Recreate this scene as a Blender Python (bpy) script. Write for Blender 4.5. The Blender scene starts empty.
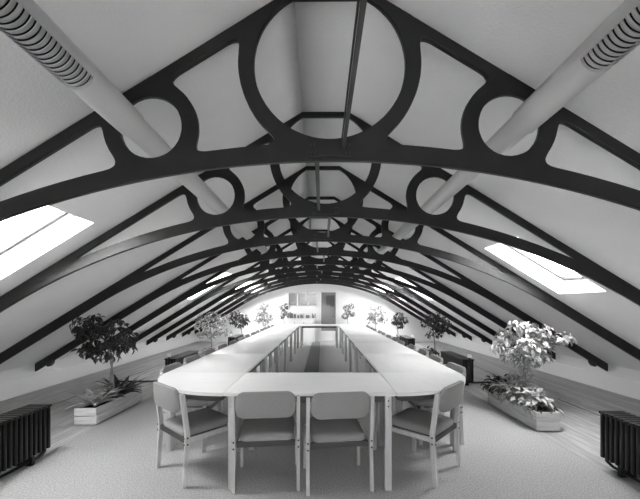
import bpy, bmesh, math, random
import numpy as np
from mathutils import Vector, Matrix, noise
random.seed(7)
S = bpy.context.scene
COL = S.collection
PI = math.pi
H = 1.35                      # eye height
K = 1.07
SLOPE = 0.611
D1, SP = 1.85, 1.166          # first roof truss, spacing
def cx(d): return 0.080 - 0.0165*d     # the roof's centre line runs very slightly askew of the tables
HALF = 4.53                   # half width of the attic at the floor
APEX = H + 1.716*K            # where the two slopes would meet
FLAT = H + 1.600*K            # narrow flat at the ridge
YB, YE = -2.6, 12.75          # back and end wall
def ceil_z(dist): return min(FLAT, APEX - SLOPE*abs(dist))

# ------------------------------------------------------------------ materials
def mat(name, v, rough=0.5, spec=0.5, bump=None, var=None, metallic=0.0, coat=0.0):
    m = bpy.data.materials.new(name); m.use_nodes = True
    nt = m.node_tree; b = nt.nodes['Principled BSDF']
    b.inputs['Base Color'].default_value = (v, v, v, 1)
    b.inputs['Roughness'].default_value = rough
    b.inputs['Specular IOR Level'].default_value = spec
    b.inputs['Metallic'].default_value = metallic
    if coat: b.inputs['Coat Weight'].default_value = coat
    tc = nt.nodes.new('ShaderNodeTexCoord')
    if var:      # (scale, amount, stretch xyz)
        sc, am, st = var
        mp = nt.nodes.new('ShaderNodeMapping'); mp.inputs['Scale'].default_value = st
        nt.links.new(tc.outputs['Object'], mp.inputs['Vector'])
        n = nt.nodes.new('ShaderNodeTexNoise'); n.inputs['Scale'].default_value = sc
        n.inputs['Detail'].default_value = 4
        nt.links.new(mp.outputs['Vector'], n.inputs['Vector'])
        r = nt.nodes.new('ShaderNodeMapRange')
        r.inputs['From Min'].default_value = 0.3; r.inputs['From Max'].default_value = 0.7
        r.inputs['To Min'].default_value = v*(1-am); r.inputs['To Max'].default_value = v*(1+am)
        nt.links.new(n.outputs['Fac'], r.inputs['Value'])
        nt.links.new(r.outputs['Result'], b.inputs['Base Color'])
    if bump:     # (scale, strength, distance)
        n = nt.nodes.new('ShaderNodeTexNoise'); n.inputs['Scale'].default_value = bump[0]
        n.inputs['Detail'].default_value = 3
        nt.links.new(tc.outputs['Object'], n.inputs['Vector'])
        bp = nt.nodes.new('ShaderNodeBump'); bp.inputs['Strength'].default_value = bump[1]
        bp.inputs['Distance'].default_value = bump[2]
        nt.links.new(n.outputs['Fac'], bp.inputs['Height'])
        nt.links.new(bp.outputs['Normal'], b.inputs['Normal'])
    return m

M = {}
M['ceiling'] = mat('textured_ceiling_paper', 0.86, 0.85, 0.2, bump=(80, 0.5, 0.005), var=(1.2, 0.04, (1,1,1)))
M['reveal'] = mat('white_gloss_reveal', 0.80, 0.5)
M['wall'] = mat('pale_wall_paint', 0.86, 0.8, 0.2, bump=(60, 0.25, 0.006))
M['skirting'] = mat('pale_gloss_skirting', 0.9, 0.5)
M['truss'] = mat('dark_painted_timber', 0.015, 0.45, 0.35, bump=(35, 0.25, 0.003), var=(6, 0.25, (1,1,1)))
M['iron'] = mat('black_iron', 0.02, 0.4, 0.5)
M['bar'] = mat('dark_steel_bar', 0.05, 0.35, 0.6, var=(20, 0.4, (1,.2,1)))
M['duct'] = mat('pale_duct_enamel', 0.55, 0.32, 0.5)
M['slat'] = mat('pale_duct_slats', 0.55, 0.35, 0.5)
M['slot'] = mat('dark_duct_slots', 0.015, 0.8)
M['carpet'] = mat('flecked_carpet', 0.42, 0.95, 0.1, bump=(160, 1.0, 0.012), var=(95, 0.30, (1,1,1)))
M['strip'] = mat('dark_floor_strip', 0.22, 0.9, 0.1, var=(30, 0.15, (1,1,1)))
M['top'] = mat('pale_laminate', 0.66, 0.30, 0.5, var=(3, 0.03, (1,6,1)))
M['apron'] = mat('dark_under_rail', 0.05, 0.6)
M['ashwood'] = mat('pale_beech', 0.43, 0.4, 0.4, var=(9, 0.10, (6,6,.6)))
M['fabric'] = mat('grey_wool_fabric', 0.24, 0.9, 0.15, bump=(320, 0.5, 0.003), var=(200, 0.10, (1,1,1)))
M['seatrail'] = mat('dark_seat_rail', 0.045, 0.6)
M['bolt'] = mat('black_bolt', 0.01, 0.4)
M['radiator'] = mat('black_radiator_enamel', 0.006, 0.30, 0.4)
M['white'] = mat('white_plastic', 0.8, 0.4)
M['planterwood'] = mat('pale_pine_box', 0.60, 0.55, 0.3, var=(5, 0.12, (.8,.8,9)))
M['soil'] = mat('dark_compost', 0.03, 0.95, 0.1, bump=(60, 1, 0.02))
M['leaf_dark'] = mat('dark_leaf', 0.035, 0.35, 0.5, var=(7, 0.5, (1,1,1)))
M['leaf_mid'] = mat('mid_leaf', 0.16, 0.4, 0.5, var=(12, 0.6, (1,1,1)))
M['leaf_light'] = mat('variegated_leaf', 0.36, 0.4, 0.4, var=(16, 0.55, (1,1,1)))
M['bark'] = mat('pale_bark', 0.26, 0.8, 0.2, var=(14, 0.3, (1,1,.3)))
M['bark_dark'] = mat('dark_twig', 0.08, 0.8, 0.2)
M['darkglass_room'] = mat('grey_room_beyond', 0.30, 0.8)
M['doorgrey'] = mat('grey_door_paint', 0.28, 0.45)
M['trimwhite'] = mat('white_trim_paint', 0.82, 0.45)
M['book'] = mat('dull_book_cloth', 0.20, 0.7)
M['bookpale'] = mat('pale_book_cloth', 0.5, 0.7)

def wood_floor():
    m = bpy.data.materials.new('strip_board_floor'); m.use_nodes = True
    nt = m.node_tree; b = nt.nodes['Principled BSDF']; L = nt.links
    tc = nt.nodes.new('ShaderNodeTexCoord')
    mp = nt.nodes.new('ShaderNodeMapping'); mp.inputs['Rotation'].default_value = (0, 0, PI/2)
    L.new(tc.outputs['Object'], mp.inputs['Vector'])
    br = nt.nodes.new('ShaderNodeTexBrick'); br.inputs['Scale'].default_value = 1
    br.inputs['Color1'].default_value = (.36,.36,.36,1); br.inputs['Color2'].default_value = (.50,.50,.50,1)
    br.inputs['Mortar'].default_value = (.13,.13,.13,1); br.inputs['Mortar Size'].default_value = .0025
    br.inputs['Brick Width'].default_value = 1.9; br.inputs['Row Height'].default_value = .085
    br.inputs['Bias'].default_value = -.1
    L.new(mp.outputs['Vector'], br.inputs['Vector'])
    mp2 = nt.nodes.new('ShaderNodeMapping'); mp2.inputs['Scale'].default_value = (14, .9, 1)
    L.new(tc.outputs['Object'], mp2.inputs['Vector'])
    n = nt.nodes.new('ShaderNodeTexNoise'); n.inputs['Scale'].default_value = 3; n.inputs['Detail'].default_value = 6
    L.new(mp2.outputs['Vector'], n.inputs['Vector'])
    r = nt.nodes.new('ShaderNodeMapRange'); r.inputs['From Min'].default_value = .3; r.inputs['From Max'].default_value = .7
    r.inputs['To Min'].default_value = .72; r.inputs['To Max'].default_value = 1.25
    L.new(n.outputs['Fac'], r.inputs['Value'])
    mx = nt.nodes.new('ShaderNodeVectorMath'); mx.operation = 'MULTIPLY'
    L.new(br.outputs['Color'], mx.inputs[0]); L.new(r.outputs['Result'], mx.inputs[1])
    L.new(mx.outputs['Vector'], b.inputs['Base Color'])
    b.inputs['Roughness'].default_value = .38
    return m
M['boards'] = wood_floor()

def glass(name, tint=1.0, gloss=0.06):
    m = bpy.data.materials.new(name); m.use_nodes = True
    nt = m.node_tree; nt.nodes.remove(nt.nodes['Principled BSDF'])
    out = nt.nodes['Material Output']
    t = nt.nodes.new('ShaderNodeBsdfTransparent'); t.inputs['Color'].default_value = (tint,)*3 + (1,)
    g = nt.nodes.new('ShaderNodeBsdfGlossy'); g.inputs['Roughness'].default_value = .02
    mx = nt.nodes.new('ShaderNodeMixShader'); mx.inputs[0].default_value = gloss
    nt.links.new(t.outputs[0], mx.inputs[1]); nt.links.new(g.outputs[0], mx.inputs[2])
    nt.links.new(mx.outputs[0], out.inputs['Surface'])
    return m
M['glass'] = glass('clear_window_glass', .95)
M['greyglass'] = glass('grey_tinted_glass', .6, .02)

# ------------------------------------------------------------------ mesh building
class MB:
    def __init__(s): s.bm = bmesh.new()
    def box(s, c, size, rot=None, bevel=0):
        r = bmesh.ops.create_cube(s.bm, size=1.0)
        vs = r['verts']
        bmesh.ops.scale(s.bm, vec=size, verts=vs)
        if bevel:
            es = list({e for v in vs for e in v.link_edges})
            rr = bmesh.ops.bevel(s.bm, geom=es, offset=bevel, segments=2, affect='EDGES', profile=.6)
            vs = list({v for f in rr['faces'] for v in f.verts} | {v for v in vs if v.is_valid})
        if rot is not None: bmesh.ops.rotate(s.bm, cent=(0,0,0), matrix=rot, verts=vs)
        bmesh.ops.translate(s.bm, vec=c, verts=vs)
        return s
    def bar(s, a, b, w, t, bevel=0, side=(1,0,0)):
        a, b = Vector(a), Vector(b); z = (b-a).normalized()
        x = Vector(side); x = (x - z*x.dot(z)).normalized(); y = z.cross(x)
        return s.box((a+b)/2, (w, t, (b-a).length), Matrix((x, y, z)).transposed(), bevel)
    def tube(s, pts, radii, n=10, caps=True):
        pts = [Vector(p) for p in pts]
        if not isinstance(radii, (list, tuple)): radii = [radii]*len(pts)
        rings = []
        up = None
        for i, p in enumerate(pts):
            d = (pts[min(i+1, len(pts)-1)] - pts[max(i-1, 0)]).normalized()
            if up is None:
                up = Vector((0,0,1)) if abs(d.z) < .9 else Vector((1,0,0))
            x = (up - d*up.dot(d)).normalized(); y = d.cross(x); up = x
            rings.append([s.bm.verts.new(p + (x*math.cos(2*PI*k/n) + y*math.sin(2*PI*k/n))*radii[i]) for k in range(n)])
        for a, b in zip(rings, rings[1:]):
            for k in range(n):
                s.bm.faces.new((a[k], a[(k+1) % n], b[(k+1) % n], b[k])).smooth = True
        if caps:
            s.bm.faces.new(rings[0][::-1]); s.bm.faces.new(rings[-1])
        return s
    def poly(s, pts, z0, z1):       # outline in xy, extruded in z
        a = [s.bm.verts.new((x, y, z0)) for x, y in pts]; b = [s.bm.verts.new((x, y, z1)) for x, y in pts]
        s.bm.faces.new(a[::-1]); s.bm.faces.new(b); n = len(pts)
        for k in range(n): s.bm.faces.new((a[k], a[(k+1) % n], b[(k+1) % n], b[k]))
        return s
    def quad(s, *ps):
        s.bm.faces.new([s.bm.verts.new(p) for p in ps]); return s
    def leaf(s, p, d, nrm, L, W, bend=.25):
        d = d.normalized(); nrm = (nrm - d*nrm.dot(d)).normalized(); w = d.cross(nrm)
        p0 = p; p1 = p + d*L*.35 + nrm*L*.03; p2 = p + d*L*.7 - nrm*L*bend*.35; p3 = p + d*L - nrm*L*bend
        f = nrm*W*.18
        v = s.bm.verts.new
        a, b, c, e = v(p0), v(p1), v(p2), v(p3)
        l1, r1 = v(p1 + w*W*.5 + f), v(p1 - w*W*.5 + f)
        l2, r2 = v(p2 + w*W*.36 + f), v(p2 - w*W*.36 + f)
        for q in ((a,b,l1), (a,r1,b), (b,c,l2,l1), (b,r1,r2,c), (c,e,l2), (c,r2,e)):
            s.bm.faces.new(q)
        return s
    def blade(s, p, az, L, W, rise=.7, droop=1.0, n=6):
        h = Vector((math.cos(az), math.sin(az), 0)); w = Vector((-h.y, h.x, 0))
        prev = None
        for i in range(n+1):
            t = i/n
            q = p + h*(L*t*(.62+.38*t*droop)) + Vector((0,0,L*(rise*t - droop*.75*t*t)))
            ww = W*.5*math.sin(PI*min(.98, .18+.80*t))*(1 if t < .98 else .15)
            cur = (s.bm.verts.new(q + w*ww + Vector((0,0,ww*.4))), s.bm.verts.new(q), s.bm.verts.new(q - w*ww + Vector((0,0,ww*.4))))
            if prev:
                s.bm.faces.new((prev[0], prev[1], cur[1], cur[0])); s.bm.faces.new((prev[1], prev[2], cur[2], cur[1]))
            prev = cur
        return s
    def build(s, name, m, parent=None, recalc=True, smooth=False):
        if recalc: bmesh.ops.recalc_face_normals(s.bm, faces=s.bm.faces[:])
        if smooth:
            for f in s.bm.faces: f.smooth = True
        me = bpy.data.meshes.new(name); s.bm.to_mesh(me); s.bm.free()
        me.materials.append(m)
        if name != 'ceiling': me.set_sharp_from_angle(angle=math.radians(38))
        return link(name, me, parent)
def link(name, me, parent=None):
    o = bpy.data.objects.new(name, me); COL.objects.link(o)
    if parent: o.parent = parent
    return o
def tag(o, label=None, cat=None, group=None, kind=None):
    if label: o['label'] = label
    if cat: o['category'] = cat
    if group: o['group'] = group
    if kind: o['kind'] = kind
    return o
def empty(name, loc=(0,0,0), rz=0):
    o = bpy.data.objects.new(name, None); COL.objects.link(o)
    o.location = loc; o.rotation_euler = (0,0,rz); o.empty_display_size = .1
    return o
def copy_tree(o, parent=None):
    c = o.copy(); COL.objects.link(c); c.parent = parent
    for ch in kids[o.name] if o.name in kids else [x for x in bpy.data.objects if x.parent == o]:
        copy_tree(ch, c)
    return c
kids = {}
def struct(o): o['kind'] = 'structure'; return o

# ------------------------------------------------------------------ setting: floor, walls, ceiling
struct(MB().box((0, (YB+YE)/2, -.05), (9.6, YE-YB+.4, .1)).build('floor', M['boards']))
# darker outer boards are the same floor; a fine seam marks where they begin
for nm, sx, x0 in (('trim_1', -1, -3.66), ('trim_2', 1, 3.40)):
    struct(MB().box((x0, (YB+YE)/2+2, .002), (.016, YE-YB-4.2, .006)).build(nm, M['strip']))
CL, CR = -2.50, 2.27
struct(MB().box(((CL+CR)/2, (YB+YE)/2, .005), (CR-CL, YE-YB-.02, .010)).build('carpet', M['carpet']))
tag(MB().box((-.215, 9.35, .0115), (.30, 6.2, .003)).build('dark_strip', M['strip']),
    'dark narrow strip running down the carpet between the two table rows', 'carpet strip')  # thin darker sheet lying on the carpet

def wall_side(name, sgn):
    mb = MB(); t = .12
    ztop = ceil_z(HALF)
    x0, x1 = cx(YB)+sgn*HALF, cx(YE)+sgn*HALF
    pts = [(x0, YB), (x1, YE), (x1+sgn*t, YE), (x0+sgn*t, YB)]
    mb.poly(pts, -.05, ztop+.02)
    struct(mb.build(name, M['wall']))
    mb = MB(); q = -sgn*.016
    pts = [(x0, YB), (x1, YE), (x1+q, YE), (x0+q, YB)]
    mb.poly(pts, .012, .25)
    struct(mb.build('baseboard_'+name.split('_')[1], M['skirting']))
wall_side('wall_left', -1); wall_side('wall_right', 1)

WIN_L = [-2.54, 2.12, 6.78, 9.11, 10.27, 11.44]       # left skylight starts; second and third last are added to brighten the far end
WIN_R = [-1.31, 3.35, 8.01, 10.32, 11.45]  # right skylight starts; last two are added to brighten the far end
WW = .66; U0, U1 = 1.90, 2.78; RV = .20  # width, ridge side, eaves side, reveal depth
def pt(sgn, u, d, lift=0):               # a point on the slope, u = distance from the centre line
    n = Vector((sgn*SLOPE, 0, 1)).normalized()
    return Vector((cx(d)+sgn*u, d, APEX - SLOPE*u)) + n*lift
def ceiling():
    mb = MB(); U_F = (APEX-FLAT)/SLOPE
    for sgn, wins in ((-1, WIN_L), (1, WIN_R)):
        ds = sorted([YB-.05, YE+.05] + [w+q for w in WIN_L+WIN_R for q in (0, WW)])
        us = [U_F, .34, U0, U1, HALF+.02]
        for i in range(len(ds)-1):
            for j in range(4):
                hole = j == 2 and any(w-1e-6 <= ds[i] and ds[i+1] <= w+WW+1e-6 for w in wins)
                if not hole:
                    mb.quad(pt(sgn,us[j],ds[i]), pt(sgn,us[j],ds[i+1]), pt(sgn,us[j+1],ds[i+1]), pt(sgn,us[j+1],ds[i]))
                # outer skin, so the roof has thickness
                    mb.quad(pt(sgn,us[j],ds[i],RV), pt(sgn,us[j],ds[i+1],RV), pt(sgn,us[j+1],ds[i+1],RV), pt(sgn,us[j+1],ds[i],RV))
    a, b = YB-.05, YE+.05
    for p, q in zip(ds, ds[1:]): mb.quad((cx(p)-U_F, p, FLAT), (cx(q)-U_F, q, FLAT), (cx(q)+U_F, q, FLAT), (cx(p)+U_F, p, FLAT))
    mb.quad((cx(a)-U_F-.1, a, FLAT+.25), (cx(b)-U_F-.1, b, FLAT+.25), (cx(b)+U_F+.1, b, FLAT+.25), (cx(a)+U_F+.1, a, FLAT+.25))
    bmesh.ops.remove_doubles(mb.bm, verts=mb.bm.verts[:], dist=1e-4)
    for f in mb.bm.faces: f.smooth = all(abs(v.co.x - cx(v.co.y)) < .36 for v in f.verts)
    struct(mb.build('ceiling', M['ceiling'], recalc=False))
ceiling()

wn = 0
def skylight(sgn, d0):
    global wn
    wn += 1
    d1 = d0+WW
    root = struct(empty('window_%d' % wn, pt(sgn, (U0+U1)/2, (d0+d1)/2)))
    inv = Matrix.Translation(-Vector(root.location))
    def fin(mb, nm, m):
        bmesh.ops.transform(mb.bm, matrix=inv, verts=mb.bm.verts[:])
        return mb.build(nm, m, root, recalc=False)
    mb = MB(); e = .0
    c = [pt(sgn,U0,d0), pt(sgn,U0,d1), pt(sgn,U1,d1), pt(sgn,U1,d0)]
    C = [pt(sgn,U0,d0,RV), pt(sgn,U0,d1,RV), pt(sgn,U1,d1,RV), pt(sgn,U1,d0,RV)]
    for k in range(4): mb.quad(c[k], c[(k+1)%4], C[(k+1)%4], C[k])
    fin(mb, 'reveal', M['reveal'])
    def ring(u0, u1, a0, a1, w, l0, l1, nm, m):
        mb = MB()
        for (A, B, D, E) in ((u0,u0+w,a0,a1), (u1-w,u1,a0,a1), (u0+w,u1-w,a0,a0+w), (u0+w,u1-w,a1-w,a1)):
            vs = [mb.bm.verts.new(pt(sgn,u,d,l)) for l in (l0,l1) for (u,d) in ((A,D),(A,E),(B,E),(B,D))]
            for q in ((0,1,2,3),(7,6,5,4),(0,4,5,1),(1,5,6,2),(2,6,7,3),(3,7,4,0)):
                mb.bm.faces.new([vs[i] for i in q])
        bmesh.ops.recalc_face_normals(mb.bm, faces=mb.bm.faces[:])
        fin(mb, nm, m)
    ring(U0+.004, U1-.004, d0+.004, d1-.004, .035, RV-.07, RV-.004, 'window_frame', M['trimwhite'])
    ring(U0+.045, U1-.045, d0+.045, d1-.045, .035, RV-.055, RV-.01, 'sash', M['bar'])
    mb = MB(); mb.quad(*[pt(sgn,u,d,RV-.03) for u,d in ((U0+.06,d0+.06),(U0+.06,d1-.06),(U1-.06,d1-.06),(U1-.06,d0+.06))])
    fin(mb, 'pane', M['glass'])
    # daylight portal in the opening
    li = bpy.data.lights.new('sky_portal', 'AREA'); li.shape = 'RECTANGLE'
    li.size = WW; li.size_y = (U1-U0)*1.172; li.cycles.is_portal = True
    lo = bpy.data.objects.new('sky_portal', li); COL.objects.link(lo)
    n = Vector((sgn*SLOPE, 0, 1)).normalized()
    lo.location = pt(sgn, (U0+U1)/2, (d0+d1)/2, RV+.03)
    x = Vector((0,1,0)); z = n; y = z.cross(x)
    lo.rotation_euler = Matrix((x, y, z)).transposed().to_euler()
for d in WIN_L: skylight(-1, d)
for d in WIN_R: skylight(1, d)

# end wall: gable with glazed screen and door
def gable(name, y, thick, holes):
    # strips between vertical break lines, with rectangular holes (x0,x1,z0,z1)
    mb = MB(); c = cx(y)
    xs = sorted({c-HALF-.1, c+HALF+.1, c} | {h[0] for h in holes} | {h[1] for h in holes} | {c-.2, c+.2})
    for a, b in zip(xs, xs[1:]):
        cuts = sorted([(h[2], h[3]) for h in holes if h[0] <= a+1e-6 and h[1] >= b-1e-6])
        z = -.05; spans = []
        for z0, z1 in cuts:
            if z0 > z: spans.append((z, z0))
            z = z1
        spans.append((z, None))
        for z0, z1 in spans:
            ta = (ceil_z(a-c)+.06) if z1 is None else z1; tb = (ceil_z(b-c)+.06) if z1 is None else z1
            if ta <= z0 or tb <= z0: continue
            vs = [mb.bm.verts.new(p) for yy in (y, y+thick) for p in ((a,yy,z0),(b,yy,z0),(b,yy,tb),(a,yy,ta))]
            for q in ((0,1,2,3),(7,6,5,4),(0,4,5,1),(1,5,6,2),(2,6,7,3),(3,7,4,0)):
                mb.bm.faces.new([vs[i] for i in q])
    return struct(mb.build(name, M['wall']))
SX0, SX1, SZ0, SZ1 = -1.275, -.19, 1.33, 1.85
DX0, DX1, DZ = -.07, .56, 1.85
gable('wall_end', YE, .12, [(SX0, SX1, SZ0, SZ1), (DX0, DX1, 0.0, DZ)])
FILL_BW = (-.6, .6, .90, 1.40)  # opening for the added, unseen fill-light window
gable('wall_back', YB-.12, .12, [FILL_BW])
wn += 1
w = struct(empty('window_%d' % wn, (0, YE, 0)))
mb = MB()
for x in (SX0, -.92, -.54, SX1-.0): mb.box((x, .03, (SZ0+SZ1)/2), (.035, .09, SZ1-SZ0+.04))
for z in (SZ0, SZ1): mb.box(((SX0+SX1)/2, .03, z), (SX1-SX0+.04, .09, .035))
mb.build('window_frame', M['trimwhite'], w)
for a, b in ((SX0, -.92), (-.92, -.54), (-.54, SX1)):
    MB().box(((a+b)/2, .05, (SZ0+SZ1)/2), (b-a-.036, .006, SZ1-SZ0-.036)).build('pane', M['greyglass'], w)
dr = struct(empty('door_1', ((DX0+DX1)/2, YE, 0)))
hw = (DX1-DX0)/2
mb = MB()
for sx in (-1, 1): mb.box((sx*(hw+.005), .0, DZ/2), (.09, .16, DZ+.05))
mb.box((0, .0, DZ+.03), (2*hw+.10, .16, .07)); mb.build('door_frame', M['trimwhite'], dr)
MB().box((0, .04, DZ*.5+.2), (2*hw-.085, .04, DZ-.42)).build('door_leaf', M['doorgrey'], dr)
MB().box((0, .035, .21), (2*hw-.085, .05, .36)).build('kick_plate', M['trimwhite'], dr)
MB().box((0.06, .0, 1.52), (.30, .05, .42)).build('door_pane', M['greyglass'], dr)
MB().tube([(hw-.09, .02, .95), (hw-.09, -.035, .95), (hw-.17, -.035, .95)], .010, 8).build('door_handle', M['bar'], dr)
# room seen through the glazed screen
mb = MB(); mb.box((-.5, YE+1.9, 1.2), (3.4, .06, 2.5)); mb.box((-.5, YE+1.0, 2.4), (3.4, 1.8, .06)); mb.box((-.5, YE+1.0, -.03), (3.4, 1.8, .06))
mb.box((-2.2, YE+1.0, 1.2), (.06, 1.8, 2.5)); mb.box((1.2, YE+1.0, 1.2), (.06, 1.8, 2.5))
struct(mb.build('wall_beyond', M['darkglass_room']))
li = bpy.data.lights.new('beyond_fill', 'AREA'); li.shape = 'RECTANGLE'; li.size = 1.2; li.size_y = .3; li.energy = 25  # added light that brightens the room beyond the glazed screen
lo = bpy.data.objects.new('beyond_fill', li); COL.objects.link(lo); lo.location = (-.4, YE+1.0, 2.34)
# window added in the unseen back gable, as fill from behind the camera
wn += 1
w = struct(empty('window_%d' % wn, (0, YB-.06, 0)))
mb = MB()
for x in (FILL_BW[0], 0, FILL_BW[1]): mb.box((x, 0, (FILL_BW[2]+FILL_BW[3])/2), (.05, .08, FILL_BW[3]-FILL_BW[2]))
for z in (FILL_BW[2], FILL_BW[3]): mb.box((0, 0, z), (FILL_BW[1]-FILL_BW[0]+.05, .08, .05))
mb.build('window_frame', M['trimwhite'], w)
MB().box((0, 0, (FILL_BW[2]+FILL_BW[3])/2), (FILL_BW[1]-FILL_BW[0]-.04, .006, FILL_BW[3]-FILL_BW[2]-.04)).build('pane', M['glass'], w)
li = bpy.data.lights.new('sky_portal', 'AREA'); li.shape = 'RECTANGLE'; li.size = FILL_BW[1]-FILL_BW[0]; li.size_y = FILL_BW[3]-FILL_BW[2]
li.cycles.is_portal = True
lo = bpy.data.objects.new('sky_portal', li); COL.objects.link(lo)
lo.location = (0, YB-.17, (FILL_BW[2]+FILL_BW[3])/2); lo.rotation_euler = (PI/2, 0, 0)

# ------------------------------------------------------------------ roof trusses (one signed-distance outline cut into its members)
TH = .036
R0 = 5.0*K; CHT = .092*K; Z0 = .735*K         # lower chord: a circle arc, thickness, crown
cz = Z0 - R0
BIG = (0.0, 1.224*K, .385*K, .462*K)
SM = .9075*K, .908*K, .160*K, .238*K
XT = math.sin(math.atan(SLOPE))*R0            # where the arc runs out into the straight leg
ZT = cz + math.sqrt(R0*R0 - XT*XT)
cs = 1/math.sqrt(1+SLOPE*SLOPE)
A0 = 1.716*K - .004
RT = .050*K
def fields(x, z):
    ax = np.abs(x)
    dtop = (z - (A0 - SLOPE*ax))*cs
    dtop = np.maximum(dtop, z - (1.6*K - .004))
    rad = np.sqrt(ax*ax + (z-cz)**2)
    dund = np.where(ax < XT, R0 - rad, ((ZT - SLOPE*(ax-XT)) - z)*cs)     # >0 below the underside
    CHV = CHT - .005 - .005*np.minimum(ax, 2.0)
    rafter = np.maximum((z - (A0 - SLOPE*ax))*cs, -((z - (A0 - SLOPE*ax))*cs + RT))
    chord = np.maximum(dund, np.where(ax < XT, rad - (R0+CHV), (dund*-1) - CHV))
    rb = np.sqrt(x*x + (z-BIG[1])**2); rs = np.sqrt((ax-SM[0])**2 + (z-SM[1])**2)
    big = np.maximum(rb - BIG[3], BIG[2] - rb); sm = np.maximum(rs - SM[3], SM[2] - rs)
    def smin(a, b, k):
        h = np.clip(.5 + .5*(b-a)/k, 0, 1); return b*(1-h) + a*h - k*h*(1-h)
    collar = np.maximum(np.maximum(z - 1.6*K, 1.560*K - z), ax - .30)
    rafter = smin(rafter, collar, .02)
    u = smin(rafter, chord, .035); u = smin(u, np.maximum(rb - BIG[3], BIG[2]*.7 - rb), .085); u = smin(u, np.maximum(rs - SM[3], SM[2]*.7 - rs), .085)
    u = np.maximum(u, dtop); u = np.maximum(u, dund); u = np.maximum(u, np.minimum(BIG[2] - rb, 1.560*K - z)); u = np.maximum(u, SM[2] - rs)
    u = np.maximum(u, ax - 4.2*K)
    chordtop = np.where(ax < XT, rad - (R0+CHV+.004), -dund - CHV - .004)
    reg_chord = np.where(ax < 2.2, chordtop, chordtop)
    return u, rb, rs, reg_chord, ax
def contour(x0, x1, z0, z1, f, h=.0085):
    xs = np.arange(x0, x1+h, h); zs = np.arange(z0, z1+h, h)
    X, Z = np.meshgrid(xs, zs, indexing='ij'); F = f(X, Z)
    F[0,:] = F[-1,:] = 1; F[:,0] = F[:,-1] = 1
    F = np.where(np.abs(F) < 1e-7, 1e-7, F); I = F < 0
    segs = {}
    def P(i, j, i2, j2):
        a, b = F[i,j], F[i2,j2]; t = a/(a-b)
        return (xs[i]+(xs[i2]-xs[i])*t, zs[j]+(zs[j2]-zs[j])*t)
    code = (I[:-1,:-1]*1 + I[1:,:-1]*2 + I[1:,1:]*4 + I[:-1,1:]*8)
    T = {1:[(0,3)],2:[(1,0)],3:[(1,3)],4:[(2,1)],5:[(0,3),(2,1)],6:[(2,0)],7:[(2,3)],8:[(3,2)],9:[(0,2)],10:[(1,0),(3,2)],11:[(1,2)],12:[(3,1)],13:[(0,1)],14:[(3,0)]}
    for i, j in zip(*np.nonzero((code > 0) & (code < 15))):
        ed = {0:((i,j),(i+1,j)), 1:((i+1,j),(i+1,j+1)), 2:((i,j+1),(i+1,j+1)), 3:((i,j),(i,j+1))}
        for a, b in T[int(code[i,j])]: segs.setdefault(ed[a], []).append(ed[b])
    loops = []
    while segs:
        k0 = next(iter(segs)); k = k0; lp = []
        while k in segs:
            lp.append(P(*k[0], *k[1])); nx = segs[k].pop()
            if not segs[k]: del segs[k]
            k = nx
        if len(lp) > 6: loops.append(lp)
    return loops
def simplify(lp, tol=.0010):
    pts = np.array(lp); n = len(pts)
    a = 0; b = int(np.argmax(((pts-pts[0])**2).sum(1)))
    keep = {a, b}
    def rec(i, j):
        st = [(i, j)]
        while st:
            i, j = st.pop()
            if j - i < 2: continue
            p, q = pts[i], pts[j % n]; d = q-p; L = np.hypot(*d) + 1e-12
            seg = pts[i+1:j]; dist = np.abs((seg[:,0]-p[0])*d[1] - (seg[:,1]-p[1])*d[0])/L
            m = int(np.argmax(dist))
            if dist[m] > tol:
                k = i+1+m; keep.add(k); st += [(i, k), (k, j)]
    rec(a, b); rec(b, n)
    return [tuple(pts[i]) for i in sorted(keep)]
def plate(name, loops, th, m):
    cu = bpy.data.curves.new(name, 'CURVE'); cu.dimensions = '2D'; cu.fill_mode = 'BOTH'; cu.extrude = th/2
    for lp in loops:
        lp = simplify(lp)
        if len(lp) < 3: continue
        sp = cu.splines.new('POLY'); sp.points.add(len(lp)-1); sp.use_cyclic_u = True
        for q, (x, z) in zip(sp.points, lp): q.co = (x, z, 0, 1)
    o = bpy.data.objects.new(name, cu); COL.objects.link(o)
    dg = bpy.context.evaluated_depsgraph_get()
    me = bpy.data.meshes.new_from_object(o.evaluated_get(dg))
    bpy.data.objects.remove(o); bpy.data.curves.remove(cu)
    bm = bmesh.new(); bm.from_mesh(me)
    bmesh.ops.remove_doubles(bm, verts=bm.verts[:], dist=1e-5)
    bmesh.ops.rotate(bm, cent=(0,0,0), matrix=Matrix.Rotation(PI/2, 3, 'X'), verts=bm.verts[:])
    bmesh.ops.recalc_face_normals(bm, faces=bm.faces[:])
    bm.to_mesh(me); bm.free(); me.name = name
    me.materials.clear(); me.materials.append(m)
    return me
def zones(x, z):
    u, rb, rs, c, ax = fields(x, z)
    low = -((z - (A0 - SLOPE*ax))*cs) - (RT + .018)        # > 0 well below the rafter
    low = np.where(ax > 1.75*K, -1.0, low)
    return u, rb, rs, c, ax, low
E_ = .018
def f_big(x, z):
    u, rb, rs, c, ax, low = zones(x, z)
    reg = np.minimum(rb - BIG[3] - E_, np.maximum(rb - BIG[3] - .09, -low))
    return np.maximum(u, np.maximum(reg, -c - E_))
def f_small(x, z):
    u, rb, rs, c, ax, low = zones(x, z)
    reg = np.minimum(rs - SM[3] - E_, np.maximum(rs - SM[3] - .09, -low))
    return np.maximum(u, np.maximum(np.maximum(reg, BIG[3] + .06 - rb), -c - E_))
def f_chord(x, z):
    u, rb, rs, c, ax, low = zones(x, z); return np.maximum(u, c)
def f_raft(x, z):
    u, rb, rs, c, ax, low = zones(x, z)
    return np.maximum(np.maximum(np.maximum(np.maximum(u, -c - E_), BIG[3] - E_ - rb), SM[3] - E_ - rs), low)
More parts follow.
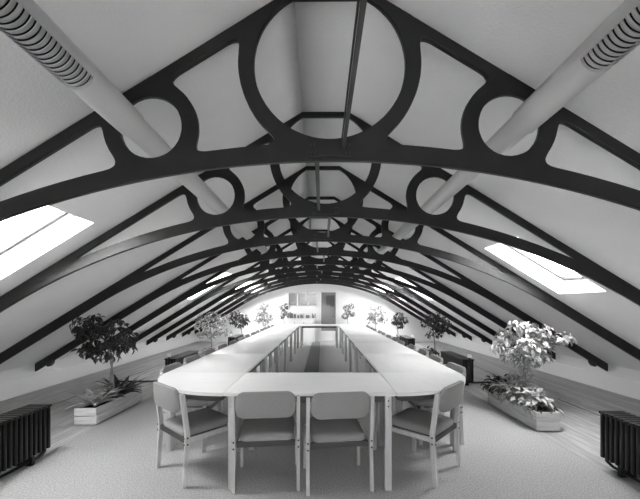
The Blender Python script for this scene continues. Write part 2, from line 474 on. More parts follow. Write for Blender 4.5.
mesh_big = plate('large_ring', contour(-.66, .66, .6, 1.8, f_big), TH+.0008, M['truss'])
mesh_sr = plate('small_ring', contour(.55, 1.45, .55, 1.4, f_small), TH+.0008, M['truss'])
mesh_sl = plate('small_ring', contour(-1.45, -.55, .55, 1.4, f_small), TH+.0008, M['truss'])
mesh_ch = plate('lower_chord', contour(-4.6, 4.6, -1.2, 1.1, f_chord), TH, M['truss'])
rafters = [plate('rafter', contour(a, b, -1.2, 1.8, f_raft), TH-.002, M['truss']) for a, b in ((.10, SM[0]), (SM[0], 4.6), (-SM[0], -.10), (-4.6, -SM[0]))]
def lo_me(mb, name, m):
    bmesh.ops.recalc_face_normals(mb.bm, faces=mb.bm.faces[:])
    me = bpy.data.meshes.new(name); mb.bm.to_mesh(me); mb.bm.free(); me.materials.append(m); return me
mb = MB(); mb.box((0, -TH/2-.005, .785*K+.0), (.235, .010, .074), bevel=.002)
mesh_plate = lo_me(mb, 'splice_plate', M['truss'])
def bolt_me(r, L):
    mb = MB(); mb.tube([(0,0,0),(0,-L,0)], r, 6); return lo_me(mb, 'bolt', M['iron'])
mesh_bolt = bolt_me(.006, .009)
def bracket_me(s):
    mb = MB(); ax = 4.2*K - .235; n = 12
    zb = ZT - SLOPE*(ax-XT)
    pts = [(math.cos(PI*k/n)*.05, -math.sin(PI*k/n)*.055) for k in range(n+1)]
    a = []; b = []
    for px_, pz_ in [(.05,.03)] + pts + [(-.05,.03)]:
        zz = zb + pz_ - SLOPE*px_*(1 if pz_ >= 0 else 1)
        a.append(mb.bm.verts.new((s*(ax+px_), -TH*.75, zz))); b.append(mb.bm.verts.new((s*(ax+px_), TH*.75, zz)))
    mb.bm.faces.new(a); mb.bm.faces.new(b[::-1])
    for k in range(len(a)): mb.bm.faces.new((a[k], a[(k+1)%len(a)], b[(k+1)%len(a)], b[k]))
    return lo_me(mb, 'foot_bracket', M['iron'])
mesh_br = bracket_me(1); mesh_bl = bracket_me(-1)
ordn = ['nearest', 'second', 'third', 'fourth', 'fifth', 'sixth', 'seventh', 'eighth', 'ninth', 'farthest']
for k in range(0, 11):
    y = D1 + (k-1)*SP
    t = empty('roof_truss', (cx(y), y, H))
    if k == 1: t.rotation_euler = (0, -.006, 0)
    lab = ('dark arched roof truss directly overhead, nearer than every other truss' if k == 0 else
           'dark arched roof truss with three rings, largest across the top of the picture' if k == 1 else
           'dark arched roof truss against the far glazed end wall' if k == 10 else
           'dark arched roof truss with three rings, %s one away from the chairs' % ordn[k-1])
    tag(t, lab, 'roof truss', 'dark roof trusses spanning the attic')
    for nm, me in (('lower_chord', mesh_ch), ('large_ring', mesh_big), ('small_ring', mesh_sl), ('small_ring', mesh_sr),
                   ('foot_bracket', mesh_bl), ('foot_bracket', mesh_br)) + tuple(('rafter', me) for me in rafters):
        link(nm, me, t)
    p = link('splice_plate', mesh_plate, t)
    if k < 5:
        for bx in (-.105, -.085, .085, .105):
            for bz in (-.022, .022):
                b = link('bolt', mesh_bolt, p); b.location = (bx, -TH/2-.010, .785*K+bz)

# tie bars, alternately right and left of the splice
bar_place = ['running overhead to the nearest truss', 'between the nearest and second trusses', 'between the second and third trusses',
             'between the third and fourth trusses', 'between the fourth and fifth trusses', 'between the fifth and sixth trusses',
             'between the sixth and seventh trusses', 'between the seventh and eighth trusses', 'between the eighth and ninth trusses', 'between the ninth and farthest trusses']
for k in range(0, 10):
    y0 = D1 + (k-1)*SP + TH/2 + .002; y1 = D1 + k*SP - TH/2 - .016
    off = .055 if k % 2 == 0 else -.065
    b = empty('tie_bar', (cx((y0+y1)/2)+off, (y0+y1)/2, H+.80*K-.02))
    tag(b, 'dark steel tie bar ' + bar_place[k], 'tie bar', 'tie bars linking the roof trusses')
    L = y1-y0
    mb = MB(); mb.box((0,0,0), (.018, L, .008)); mb.box((0,0,.012), (.006, L, .020)); mb.build('bar', M['bar'], b)
    MB().tube([(-.0135, -L/2, .006), (-.0135, L/2, .006)], .004, 8).build('conduit', M['iron'], b)

# ------------------------------------------------------------------ round ducts through the small rings
def duct(sgn, X, Z, dsl, dlv, lab):
    y0, y1 = YB+.05, YE-.02
    root = tag(empty('ventilation_duct', (X, y0, H+Z)), lab, 'duct', 'long pale round ducts running through the truss rings')
    def c(y): return (-(y)*0.0, y-y0, 0)
    r = .061
    MB().tube([c(dsl-.02), c(y1)], r, 32).build('tube', M['duct'], root)
    # seam strip and couplings
    for yy in (4.77+.0, 8.27, 11.2):
        MB().tube([c(yy), c(yy+.05)], r+.004, 32).build('coupling', M['duct'], root)
    # near length, wider, with a louvred underside
    R = .069; ang = math.radians(-90 + sgn*2)
    MB().tube([c(dlv), c(dsl)], R, 40).build('sleeve', M['duct'], root)
    mb = MB()
    def arc(a0, a1, n, rr, yA, yB_, thick):
        prev = None
        for i in range(n+1):
            a = a0+(a1-a0)*i/n
            q = [Vector((math.cos(a)*rad, yy-y0, math.sin(a)*rad)) for rad in (rr, rr-thick) for yy in (yA, yB_)]
            cur = [mb.bm.verts.new(v) for v in q]
            if prev:
                mb.bm.faces.new((prev[0], prev[1], cur[1], cur[0])).smooth = True
                mb.bm.faces.new((prev[2], prev[0], cur[0], cur[2])); mb.bm.faces.new((prev[3], prev[2], cur[2], cur[3])); mb.bm.faces.new((prev[1], prev[3], cur[3], cur[1]))
            prev = cur
    a0 = ang-math.radians(74); a1 = ang+math.radians(74)
    arc(a1, a0+2*PI, 30, R, YB+.05, dlv, .004)
    mb.build('casing', M['duct'], root)
    mb = MB(); mb.tube([c(YB+.05), c(dlv)], R-.012, 24, caps=False); mb.build('dark_core', M['slot'], root)
    yy = dlv-.012; n = 0
    while n < 64:
        mb = MB()
        # a slat: wide and tilted, its near edge proud of its far edge
        prev = None
        for i in range(19):
            a = a0+(a1-a0)*i/18
            q = [Vector((math.cos(a)*rad, yv-y0, math.sin(a)*rad)) for rad, yv in ((R+.002, yy-.0196), (R-.006, yy+.000), (R-.001, yy-.0198), (R-.007, yy-.001))]
            cur = [mb.bm.verts.new(v) for v in q]
            if prev:
                for A, B in ((0,1),(1,3),(3,2),(2,0)):
                    mb.bm.faces.new((prev[A], prev[B], cur[B], cur[A])).smooth = True
            prev = cur
        o = mb.build('slat', M['slat'], root)
        yy -= .0208; n += 1
        if yy < .35: break
duct(-1, -.945, .90, 1.68, 1.31, 'pale round duct with louvred near end, hung along the left slope')
duct(1, 1.015, .925, 1.70, 1.25, 'pale round duct with louvred near end, hung along the right slope')

# ------------------------------------------------------------------ tables
TT = .72
XL, XR = -.715, .54
TW = .75
def leg_mb(x, y, w=.05, d=.05, z1=TT-.03):
    mb = MB(); mb.box((x, y, .01+(z1-.01)/2), (w, d, z1-.01), bevel=.006); return mb
def straight_table(L):          # along local x, centred
    root = empty('conference_table')
    hx, hy = L/2-.0025, TW/2-.0025
    MB().box((0, 0, TT-.0125), (2*hx, 2*hy, .025), bevel=.003).build('tabletop', M['top'], root)
    mb = MB()
    for s in (-1, 1):
        mb.box((0, s*(hy-.035), TT-.025-.025), (2*hx-.14, .022, .05)); mb.box((s*(hx-.035), 0, TT-.05), (.022, 2*hy-.14, .05))
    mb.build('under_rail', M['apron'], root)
    for sx in (-1, 1):
        for sy in (-1, 1):
            l = leg_mb(sx*(hx-.058), sy*(hy-.028), z1=TT-.026).build('leg', M['ashwood'], root)
            for z in (TT-.06, TT-.10):
                mb = MB(); mb.tube([(sx*(hx-.058), sy*(hy-.028)+sy*.024, z), (sx*(hx-.058), sy*(hy-.028)+sy*.0275, z)], .006, 8)
                mb.build('bolt', M['bolt'], l)
    return root
def quarter_table(flip=False):            # centre of the arc at the local origin, filling +x +y
    root = empty('corner_table'); g = .0025; R = TW-g; n = 28
    pts = [(g, g)] + [(max(g, R*math.cos(PI/2*k/n)), max(g, R*math.sin(PI/2*k/n))) for k in range(n+1)]
    mb = MB(); mb.poly(pts, TT-.025, TT); mb.build('tabletop', M['top'], root)
    r2 = R-.05; mb = MB(); n = 20
    prev = None
    for k in range(n+1):
        a = PI/2*(.04+.92*k/n); cur = [mb.bm.verts.new((rr*math.cos(a), rr*math.sin(a), z)) for rr in (r2, r2-.02) for z in (TT-.025, TT-.075)]
        if prev:
            for A, B in ((0,1),(1,3),(3,2),(2,0)): mb.bm.faces.new((prev[A], prev[B], cur[B], cur[A]))
        prev = cur
    mb.box((.035, R/2, TT-.05), (.022, R-.16, .05)); mb.box((R/2, .035, TT-.05), (R-.16, .022, .05))
    mb.build('under_rail', M['apron'], root)
    for x, y in ((.06, .06), (R-.05, .06) if flip else (.06, R-.05)):
        leg_mb(x, y, z1=TT-.026).build('leg', M['ashwood'], root)
    return root
def index():
    kids.clear()
    for o in bpy.data.objects:
        if o.parent: kids.setdefault(o.parent.name, []).append(o)
t0 = straight_table(XR-XL); q0 = quarter_table(); q1 = quarter_table(True); index()
GT = 'pale tables joined in a long closed ring'
t0.location = ((XL+XR)/2, 2.45+TW/2, 0)
tag(t0, 'pale straight table across the front, two grey chairs pushed up to it', 'table', GT)
q0.location = (XR, 3.2, 0); q0.rotation_euler.z = -PI/2
tag(q0, 'pale quarter-round corner table at the front right of the table ring', 'table', GT)
q = q1; q.location = (XL, 3.2, 0); q.rotation_euler.z = PI
tag(q, 'pale quarter-round corner table at the front left of the table ring', 'table', GT)
NT = 6; LT = 1.25; YF = 3.2+NT*LT
nth = ['nearest', 'second nearest', 'third nearest', 'fourth nearest', 'fifth nearest', 'farthest']
for side, x in (('left', XL-TW/2), ('right', XR+TW/2)):
    for k in range(NT):
        c = copy_tree(t0); c.location = (x, 3.2+LT*(k+.5), 0); c.rotation_euler.z = PI/2
        tag(c, 'pale straight table, the %s in the %s-hand row' % (nth[k], side), 'table', GT)
q = copy_tree(q1); q.location = (XR, YF, 0); q.rotation_euler.z = 0; tag(q, 'pale quarter-round table closing the far end of the right-hand row', 'table', GT)
q = copy_tree(q0); q.location = (XL, YF, 0); q.rotation_euler.z = PI/2; tag(q, 'pale quarter-round table closing the far end of the left-hand row', 'table', GT)
c = copy_tree(t0); c.location = ((XL+XR)/2, YF+TW/2, 0); c.rotation_euler.z = PI; tag(c, 'pale straight table across the far end near the end wall', 'table', GT)

# ------------------------------------------------------------------ chairs  (local: faces +y, origin midway between the rear posts' feet)
def rounded_rect(w, h, r, n=6):
    pts = []
    for cxx, cyy, a in ((w/2-r, h/2-r, 0), (-w/2+r, h/2-r, PI/2), (-w/2+r, -h/2+r, PI), (w/2-r, -h/2+r, 3*PI/2)):
        for k in range(n+1):
            t = a+PI/2*k/n; pts.append((cxx+r*math.cos(t), cyy+r*math.sin(t)))
    return pts
def make_chair():
    root = empty('padded_chair')
    W = .462; z0 = .012
    # seat: rounded pad, slightly domed, narrower to the back
    mb = MB(); n = 14; Wd, Dp = .405, .42; y00 = .015
    rows = []
    outl = rounded_rect(Wd, Dp, .05, 6)
    def lay(scale, z): return [mb.bm.verts.new((x*scale*(1-.06*(-(y)/Dp+.0)), y00+Dp/2+y*scale, z + .012*(y/Dp) )) for x, y in outl]
    for sc_, z in ((.90,.365), (.985,.372), (1.0,.392), (.985,.408), (.93,.420), (.75,.428), (.4,.431)): rows.append(lay(sc_, z))
    for a, b in zip(rows, rows[1:]):
        for k in range(len(a)): mb.bm.faces.new((a[k], a[(k+1)%len(a)], b[(k+1)%len(a)], b[k])).smooth = True
    mb.bm.faces.new(rows[0][::-1]); mb.bm.faces.new(rows[-1])
    mb.build('seat', M['fabric'], root)
    mb = MB()
    for sy in (.02, .415): mb.box((0, sy, .350), (W-.045, .022, .038))
    for sx in (-1, 1): mb.box((sx*(W/2-.052), .218, .350), (.02, .375, .038))
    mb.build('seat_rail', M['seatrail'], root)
    # curved padded back
    mb = MB(); bw, bh, bt = .425, .19, .034; lean = .10
    ol = rounded_rect(bw, bh, .065, 8)
    def bp(x, z, off): 
        y = -.040 - (z)*math.tan(lean) + .9*x*x*.55 - .012 + off      # ends curve forward
        return (x, y, .648+z)
    def blay(sc, off): return [mb.bm.verts.new(bp(x*sc, z*(sc if sc > .9 else sc), off)) for x, z in ol]
    rows = [blay(.35, -bt/2), blay(.7, -bt/2), blay(.955, -bt/2), blay(.99, -bt/3), blay(1.0, 0), blay(.99, bt/3), blay(.955, bt/2), blay(.7, bt/2), blay(.35, bt/2)]
    for a, b in zip(rows, rows[1:]):
        for k in range(len(a)): mb.bm.faces.new((a[k], a[(k+1)%len(a)], b[(k+1)%len(a)], b[k])).smooth = True
    mb.bm.faces.new(rows[0][::-1]); mb.bm.faces.new(rows[-1])
    bk = mb.build('backrest', M['fabric'], root)
    for sx in (-1, 1):
        x = sx*(W/2)
        # rear post: straight leg, then leaning back above the seat
        mb = MB(); w, t = .024, .034
        prof = [(-.014, z0), (.004, .30), (.006, .40), (-.034, .695), (-.030, .703)]
        front = [(p[0]+t*(.85 if i == 0 else 1), p[1]) for i, p in enumerate(prof)]
        front[-1] = (prof[-1][0]+t*.55, prof[-1][1]+.001)
        loop = prof + front[::-1]
        a = [mb.bm.verts.new((x-w/2, y, z)) for y, z in loop]; b = [mb.bm.verts.new((x+w/2, y, z)) for y, z in loop]
        for k in range(len(prof)-1):
            k2 = len(loop)-1-k
            mb.bm.faces.new((a[k], a[k+1], a[k2-1], a[k2])); mb.bm.faces.new((b[k], b[k2], b[k2-1], b[k+1]))
        for k in range(len(loop)): mb.bm.faces.new((a[k], b[k], b[(k+1)%len(loop)], a[(k+1)%len(loop)]))
        l = mb.build('leg', M['ashwood'], root)
        mb = MB(); mb.bar((x-sx*.004, .405, z0), (x-sx*.012, .39, .385), .024, .032, .003)
        mb.build('leg', M['ashwood'], root)
        MB().bar((x-sx*.002, .015, .350), (x-sx*.010, .385, .350), .016, .036, 0).build('side_rail', M['ashwood'], root)
        for z in (.372, .325):
            mb = MB(); mb.tube([(x, .0, z), (x, -.004+.002*0, z)], .007, 8); mb.build('bolt', M['bolt'], l)
            mb = MB(); mb.tube([(x+sx*.011, .02, z), (x+sx*.015, .02, z)], .007, 8); mb.build('bolt', M['bolt'], l)
    return root
ch = make_chair(); index()
GC = 'grey padded chairs set round the tables'
def put_chair(o, x, y, rz, lab):
    o.location = (x, y, 0); o.rotation_euler.z = rz; tag(o, lab, 'chair', GC)
put_chair(ch, -.402, 2.445, math.radians(5.5), 'grey padded chair, left of the two facing the front table')
put_chair(copy_tree(ch), .130, 2.43, math.radians(7), 'grey padded chair, right of the two facing the front table')
put_chair(copy_tree(ch), -1.182, 2.65, -math.atan2(.67, .74), 'grey padded chair set askew at the front left corner table')
put_chair(copy_tree(ch), .99, 2.675, math.atan2(.74, .67), 'grey padded chair set askew at the front right corner table')
ydl = [3.50, 4.10, 4.68, 5.28, 5.88, 6.48, 7.08, 7.68, 8.28, 8.88, 9.48, 10.08, 10.62]
ydr = [3.50, 4.10, 4.68, 5.26, 5.86, 6.46, 7.06, 7.66, 8.26, 8.86, 9.46, 10.06, 10.62]
cn = ['nearest', 'second', 'third', 'fourth', 'fifth', 'sixth', 'seventh', 'eighth', 'ninth', 'tenth', 'eleventh', 'twelfth', 'last']
for i, y in enumerate(ydl):
    put_chair(copy_tree(ch), -1.515 - random.uniform(-.02,.03), y, -PI/2+random.uniform(-.06,.06), 'grey padded chair tucked under the left table row, %s along its outer side' % cn[i])
for i, y in enumerate(ydr):
    put_chair(copy_tree(ch), 1.345 + random.uniform(-.02,.03), y, PI/2+random.uniform(-.06,.06), 'grey padded chair tucked under the right table row, %s along its outer side' % cn[i])

# ------------------------------------------------------------------ radiators (run along +y from the origin; the front face at local x=0, body towards +x)
def section_me():
    mb = MB(); zb, zt = .085, .475; D = .20
    for k in range(4):
        x = .026 + k*(D-.052)/3
        mb.box((x, 0, (zb+zt)/2), (.036, .030, zt-zb-.01), bevel=.010)
    mb.box((D/2, 0, zb+.035), (D-.03, .034, .036), bevel=.008)
    mb.box((D/2, 0, zt-.012), (D, .042, .024), bevel=.008)
    for z in (zb+.022, zt-.02): 
        mb.tube([(D/2, -.0235, z), (D/2, .0235, z)], .016, 8)
    bmesh.ops.recalc_face_normals(mb.bm, faces=mb.bm.faces[:])
    me = bpy.data.meshes.new('column'); mb.bm.to_mesh(me); mb.bm.free(); me.materials.append(M['radiator']); return me
sec = section_me()
def radiator(x, y, sgn, n, lab, valve=False):
    root = tag(empty('column_radiator', (x, y, 0)), lab, 'radiator', 'low black column radiators along both sides')
    if sgn < 0: root.rotation_euler.z = PI; root.location = (x, y+n*.0465, 0)
    for k in range(n):
        s = link('column', sec, root); s.location = (0, .0233+k*.0465, 0)
    L = n*.0465
    mb = MB(); mb.tube([(.045, .06, .088), (.045, .03, .066), (.045, .10, .046), (.045, L-.10, .046), (.045, L-.03, .066), (.045, L-.06, .088)][1:5], .011, 10)
    mb.tube([(.045, L-.10, .046), (.045, L-.03, .075), (.045, L-.02, .098)], .011, 10)
    mb.tube([(.045, .10, .046), (.045, .03, .075), (.045, .02, .098)], .011, 10)
    mb.build('pipe', M['radiator'], root)
    for yy in (.18, L-.18):
        mb = MB(); mb.box((.10, yy, .052), (.16, .03, .082)); mb.build('foot', M['radiator'], root)
    if valve:
        yv = .02 if sgn > 0 else L-.02
        mb = MB(); mb.tube([(.13, yv, .46), (.13, yv, .50)], .012, 8); v = mb.build('valve', M['radiator'], root)
        mb = MB(); mb.tube([(.13, yv, .500), (.13, yv, .506), (.13, yv, .548), (.13, yv, .556)], [.028, .036, .034, .020], 14); mb.build('thermostat_head', M['white'], v)
XRL, XRR = -2.40, 2.305
radiator(XRL, 3.03-24*.0465, -1, 24, 'low black column radiator in the left foreground, cut by the picture edge')
radiator(XRR, 2.84-24*.0465, 1, 24, 'low black column radiator in the right foreground, cut by the picture edge')
radiator(XRL, 5.60, -1, 22, 'low black radiator behind the left front planter', True)
radiator(XRR-.03, 5.52, 1, 22, 'low black radiator with white valve knob behind the right front planter', True)
radiator(XRL, 9.35, -1, 22, 'low black radiator far down the left side beyond the second planter', True)
radiator(XRR-.03, 9.0, 1, 22, 'low black radiator far down the right side beyond the second planter', True)
def floor_pipe(x0, x1, y, lab):
    mb = MB(); mb.tube([(x0, y, .017), (x1, y, .017)], .015, 10)
    tag(mb.build('heating_pipe', M['iron']), lab, 'pipe', 'heating pipes crossing the floor boards')
floor_pipe(-2.66, -3.64, 5.98, 'dark heating pipe on the boards from the left middle radiator towards the wall')
floor_pipe(2.52, 3.38, 5.90, 'dark heating pipe on the boards from the right middle radiator towards the wall')

# ------------------------------------------------------------------ planters and plants
def planter(x0, x1, y0, y1, h, lab):
    root = tag(empty('planter_box', ((x0+x1)/2, (y0+y1)/2, 0)), lab, 'planter', 'long pale timber planters along the floor edges')
    a, b = (x1-x0)/2, (y1-y0)/2; t = .022
    for (c, s, nm) in (((0,-b+t/2), (2*a, t), 'end_panel'), ((0,b-t/2), (2*a, t), 'end_panel'), ((-a+t/2,0), (t, 2*b-2*t), 'side_panel'), ((a-t/2,0), (t, 2*b-2*t), 'side_panel')):
        mb = MB()
        for (z0, z1) in ((.012, .012+(h-.012)*.5-.002), (.012+(h-.012)*.5+.002, h)):
            mb.box((c[0], c[1], (z0+z1)/2), (s[0], s[1], z1-z0), bevel=.002)
        mb.build(nm, M['planterwood'], root)
    MB().box((0, 0, h/2-.005), (2*a-2*t-.002, 2*b-2*t-.002, h-.04)).build('soil', M['soil'], root)
    return h-.025
hL = planter(-2.785, -2.535, 3.82, 4.78, .195, 'long pale timber planter in front of the left wall, nearest on that side')
hR = planter(2.29, 2.545, 3.63, 4.70, .208, 'long pale timber planter in front of the right wall, nearest on that side')
planter(-2.785, -2.535, 7.70, 8.66, .195, 'pale timber planter midway down the left side between two radiators')
planter(2.29, 2.545, 7.20, 8.20, .20, 'pale timber planter midway down the right side between two radiators')
planter(-2.785, -2.535, 10.95, 11.9, .195, 'pale timber planter at the far end of the left side')
planter(2.29, 2.545, 10.50, 11.5, .20, 'pale timber planter at the far end of the right side')
ZS = .178
def rnd_dir():
    while True:
        v = Vector((random.uniform(-1,1), random.uniform(-1,1), random.uniform(-1,1)))
        if .05 < v.length < 1: return v.normalized()
def tree(x, y, blobs, nleaf, L, W, m, lab, trunk_top, stems=2, seed=1, kindm=None):
    random.seed(seed)
    root = tag(empty('indoor_tree', (x, y, ZS)), lab, 'tree', 'small indoor trees in the planters')
    mb = MB(); stem_ends = []
    for s in range(stems):
        a = s*PI*2/stems + .6
        p0 = Vector((math.cos(a)*.02, math.sin(a)*.03, -.03)); top = Vector((-math.cos(a)*.03, -math.sin(a)*.03, trunk_top-ZS))
        mid = (p0+top)/2 + Vector((math.cos(a)*.022, 0, 0))
        mb.tube([p0, (p0+mid)/2+Vector((.004,0,0)), mid, (mid+top)/2, top], [.014, .012, .011, .010, .008], 8)
        stem_ends.append(top)
    mb.build('trunk', M['bark'], root)
    mb = MB()
    for (bx, by, bz, r) in blobs:
        e = Vector((bx, by, bz-ZS)); s = random.choice(stem_ends)
        mb.tube([s, (s+e)/2+Vector((0,0,.03)), e], [.007, .005, .003], 6)
        for _ in range(3):
            e2 = e + rnd_dir()*r*.7; mb.tube([e, e2], [.003, .002], 4)
    mb.build('branches', M['bark_dark'], root)
    mb = MB()
    tot = sum(b[3]**2 for b in blobs)
    for (bx, by, bz, r) in blobs:
        n = int(nleaf*r*r/tot); c = Vector((bx, by, bz-ZS))
        for _ in range(n):
            d = rnd_dir(); rr = r*random.uniform(.45, 1.0)**.6
            p = c + Vector((d.x, d.y, d.z*.85))*rr
            dirn = (Vector((d.x, d.y, 0))*.8 + rnd_dir()*.6 + Vector((0,0,-.35+.3*d.z)))
            nrm = (Vector((0,0,1)) + d*.7 + rnd_dir()*.45)
            k = random.uniform(.75, 1.2)
            mb.leaf(p - dirn.normalized()*L*.4, dirn, nrm, L*k, W*k, random.uniform(.1, .4))
    o = mb.build('foliage', m, root, recalc=False)
    return root
def px(pxx, pyy, y):      # helper for laying blobs out by measured position
    return ((pxx-322)*y/340, H+(305.5-pyy)*y/340)
def blobs_from(lst, x, y, seed):
    random.seed(seed); out = []
    for (a, b, rpx) in lst:
        r = rpx*y/340; dy = random.uniform(-.16, .16)
        X, Z = px(a, b, y+dy); out.append((X-x, dy, Z, r))
    return out
y = 4.3; x = -2.66
tree(x, y, blobs_from([(82,325,9),(92,322,8),(99,331,9),(84,336,7),(90,344,8),(82,350,6),(94,354,7),(107,330,8),(117,328,10),(128,338,9),(120,345,10),(108,343,10),(105,354,8),(130,347,6),(115,354,7),(76,332,4),(98,318,5)], x, y, 3),
     600, .085, .044, M['leaf_dark'], 'dark leafy indoor tree with twin stems in the left front planter', .80, 2, 11)
y = 4.15; x = 2.47
tree(x, y, blobs_from([(515,327,8),(527,330,10),(541,332,10),(505,337,9),(497,347,6),(512,346,10),(527,345,11),(541,347,9),(552,340,8),(508,356,8),(520,360,9),(533,360,8),(545,357,6),(563,338,7),(571,341,4),(525,367,6)], x, y, 5),
     720, .088, .042, M['leaf_light'], 'pale variegated indoor tree in the right front planter', .78, 2, 12)
y = 8.15; x = -2.66
tree(x, y, blobs_from([(203,318,6),(212,316,7),(222,319,6),(199,326,5),(209,327,7),(219,328,7),(226,332,5),(202,335,5),(212,336,5),(197,319,3)], x, y, 6),
     420, .09, .048, M['leaf_light'], 'pale leafy indoor tree in the middle left planter', .85, 1, 13)
y = 11.2; x = -2.66
tree(x, y, blobs_from([(236,314,5),(243,318,5),(233,320,5),(240,324,5),(246,322,4)], x, y, 7), 300, .11, .06, M['leaf_dark'], 'dark leafy indoor tree in the far left planter', .80, 1, 14)
y = 7.4; x = 2.44
tree(x, y, blobs_from([(429,318,5),(437,317,6),(445,321,5),(425,324,5),(434,325,6),(443,328,5),(429,334,4),(438,334,5),(448,325,4)], x, y, 8),
     420, .075, .04, M['leaf_dark'], 'dark leafy indoor tree in the middle right planter', .85, 1, 15)
y = 10.9; x = 2.42
tree(x, y, blobs_from([(399,316,5),(404,320,4),(395,321,4),(400,325,4)], x, y, 9), 260, .10, .055, M['leaf_dark'], 'dark leafy indoor tree in the far right planter', .80, 1, 16)
# potted trees at the far end
def pot(x, y, lab, r=.14, h=.26):
    root = tag(empty('plant_pot', (x, y, 0)), lab, 'pot')
    mb = MB(); mb.tube([(0,0,.011), (0,0,.03), (0,0,h-.03), (0,0,h-.03), (0,0,h)], [r*.75, r*.78, r*.96, r*1.04, r*1.04], 20); mb.build('pot_body', M['trimwhite'], root)
    mb = MB(); mb.tube([(0,0,h-.01), (0,0,h+.004)], r*.9, 20); mb.build('soil', M['soil'], root)
for (X, Y, pts, sd, side) in ((-1.95, 11.75, [(262,312,6),(268,318,5),(259,319,5),(265,306,4),(266,324,4)], 21, 'left'), (1.85, 11.75, [(372,312,6),(380,311,6),(376,319,6),(383,319,5),(370,320,5)], 22, 'right')):
    pot(X, Y, 'round white pot on the carpet at the far %s, holding a pale tree' % side)
    tr = tree(X, Y, blobs_from(pts, X, Y, sd), 300, .10, .06, M['leaf_light'], 'pale airy tree in a white pot at the far %s of the room' % side, .85, 1, sd)
for nm, X, Y, s in (('left', -1.36, 12.3, 31), ('right', .95, 12.35, 32)):
    pot(X, Y, 'small white pot by the end wall, %s of the glazed door' % nm, .10, .22)
    pts = [((X*340/Y)+322+dx, yy, 3.4) for dx, yy in ((-2,308),(3,306),(0,313),(4,314),(-3,316))]
    tree(X, Y, blobs_from(pts, X, Y, s), 160, .10, .05, M['leaf_mid'], 'slender pale shrub in a small pot by the end wall, %s of the door' % nm, .9, 1, s)

def low_plant(nm, x, y, mode, m, lab, n, L, W, spread=.1, seed=1, up=.7, hgt=.15):
    random.seed(seed)
    mb = MB()
    if mode == 'spiky':
        for k in range(n):
            az = 2*PI*k/n*1.618*2 + random.uniform(-.2,.2); t = k/n
            mb.blade(Vector((math.cos(az)*.012, math.sin(az)*.012, .01*t)), az, L*random.uniform(.8,1.1), W, rise=up*(.7+.7*t), droop=random.uniform(.35,.75)*(1-.5*t))
    else:
        for k in range(n):
            c = Vector((random.uniform(-1,1)*.085, random.uniform(-1,1)*spread, 0)); d = rnd_dir(); d.z = abs(d.z)
            p = c + Vector((d.x*.09, d.y*.09, .03+d.z*hgt))
            mb.leaf(p, Vector((d.x*.8, d.y*.8, random.uniform(-.5,.5))), Vector((0,0,1))+rnd_dir()*.5, L*random.uniform(.8,1.2), W, random.uniform(.1,.5))
        for k in range(12):
            c = Vector((random.uniform(-1,1)*.03, random.uniform(-1,1)*spread*.8, -.02)); mb.tube([c, c+Vector((random.uniform(-.04,.04), random.uniform(-.04,.04), hgt*.9))], .003, 4)
    o = mb.build(nm, m, None, recalc=False); o.location = (x, y, ZS)
    return tag(o, lab, 'plant', 'low plants under the trees in the planters')
low_plant('spiky_plant', -2.64, 3.96, 'spiky', M['leaf_light'], 'pale spiky plant at the near end of the left front planter', 20, .36, .062, seed=2, up=.62)
low_plant('spiky_plant', -2.60, 4.40, 'spiky', M['leaf_dark'], 'dark arching plant at the far end of the left front planter', 30, .36, .065, seed=3, up=.72)
low_plant('spiky_plant', -2.60, 4.20, 'spiky', M['leaf_mid'], 'mid grey arching plant beside the twin stems in the left front planter', 18, .28, .055, seed=4, up=.8)
low_plant('leafy_plant', 2.42, 3.95, 'leafy', M['leaf_light'], 'pale bushy plant at the near end of the right front planter', 200, .11, .06, .17, 5, hgt=.13)
low_plant('leafy_plant', 2.42, 4.25, 'leafy', M['leaf_light'], 'pale variegated bush beneath the tree in the right front planter', 240, .12, .06, .17, 6, hgt=.21)
low_plant('leafy_plant', 2.42, 4.52, 'leafy', M['leaf_dark'], 'dark bushy plant at the far end of the right front planter', 300, .095, .05, .18, 7, hgt=.15)
low_plant('leafy_plant', 2.42, 3.76, 'leafy', M['leaf_dark'], 'small dark creeping plant at the near corner of the right front planter', 60, .06, .035, .05, 8, hgt=.04)
low_plant('leafy_plant', -2.66, 8.0, 'leafy', M['leaf_mid'], 'low leafy plant under the tree in the middle left planter', 120, .09, .045, .25, 9, hgt=.08)
low_plant('leafy_plant', 2.42, 7.55, 'leafy', M['leaf_dark'], 'low dark plant under the tree in the middle right planter', 160, .09, .045, .25, 10, hgt=.16)
low_plant('leafy_plant', -2.66, 11.3, 'leafy', M['leaf_dark'], 'low dark plant in the far left planter', 90, .10, .05, .25, 11, hgt=.12)
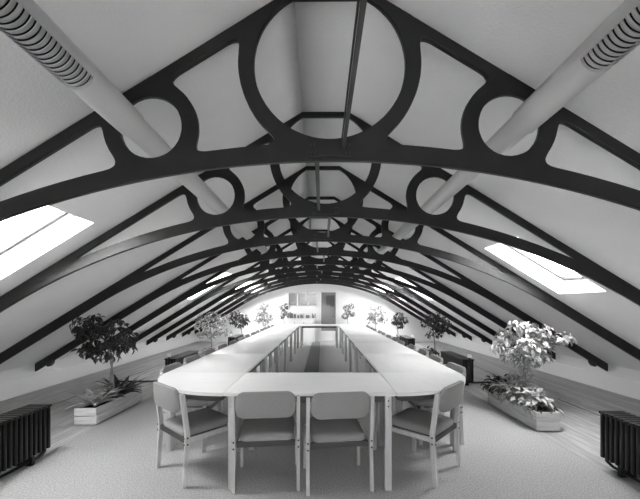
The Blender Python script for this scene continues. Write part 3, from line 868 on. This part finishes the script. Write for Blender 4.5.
low_plant('leafy_plant', 2.42, 10.9, 'leafy', M['leaf_mid'], 'low leafy plant in the far right planter', 90, .10, .05, .25, 12, hgt=.12)

# ------------------------------------------------------------------ low cupboard and books at the end wall
cb = tag(empty('low_cupboard', (-.78, YE-.20, 0)), 'low white cupboard against the end wall under the glazed screen', 'cupboard')
MB().box((0, 0, .435), (1.02, .34, .85), bevel=.004).build('body', M['trimwhite'], cb)
MB().box((0, -.01, .872), (1.06, .37, .022), bevel=.003).build('cupboard_top', M['trimwhite'], cb)
for sx in (-1, 0, 1): 
    dd = MB().box((sx*.335, -.178, .44), (.325, .014, .78), bevel=.003).build('cupboard_door', M['trimwhite'], cb)
    MB().box((sx*.335+.12, -.19, .72), (.012, .014, .09)).build('handle', M['bar'], dd)
random.seed(5); xx = -1.24
for i in range(16):
    w_ = random.uniform(.035, .06); h_ = random.uniform(.10, .18)
    if i in (5, 10, 13): xx += .05
    mb = MB(); mb.box((0, 0, h_/2), (w_, .17, h_), bevel=.002)
    o = mb.build('binder', M['book'] if i % 3 else M['bookpale']); o.location = (xx+w_/2, YE-.22, .885)
    tag(o, 'dull upright binder in the row on the white cupboard by the end wall', 'binder', 'binders along the top of the low cupboard')
    xx += w_+.006

# ------------------------------------------------------------------ daylight
wd = bpy.data.worlds.new('World'); S.world = wd; wd.use_nodes = True
bg = wd.node_tree.nodes['Background']; bg.inputs['Color'].default_value = (1,1,1,1); bg.inputs['Strength'].default_value = 9.0

cam = bpy.data.cameras.new('camera'); co = bpy.data.objects.new('camera', cam); COL.objects.link(co)
co.location = (0, 0, H); co.rotation_euler = (PI/2, 0, 0)
cam.sensor_width = 36; cam.lens = 340/640*36; cam.shift_x = -2/640; cam.shift_y = 56/640
cam.clip_start = .02
S.camera = co
S.view_settings.view_transform = 'Standard'; S.view_settings.look = 'None'; S.view_settings.gamma = 1
S.view_settings.use_curve_mapping = False
S.view_settings.exposure = 2.35
S.cycles.max_bounces = 10; S.cycles.diffuse_bounces = 7; S.cycles.transparent_max_bounces = 16
S.cycles.use_denoising = True
S.cycles.sample_clamp_indirect = 8
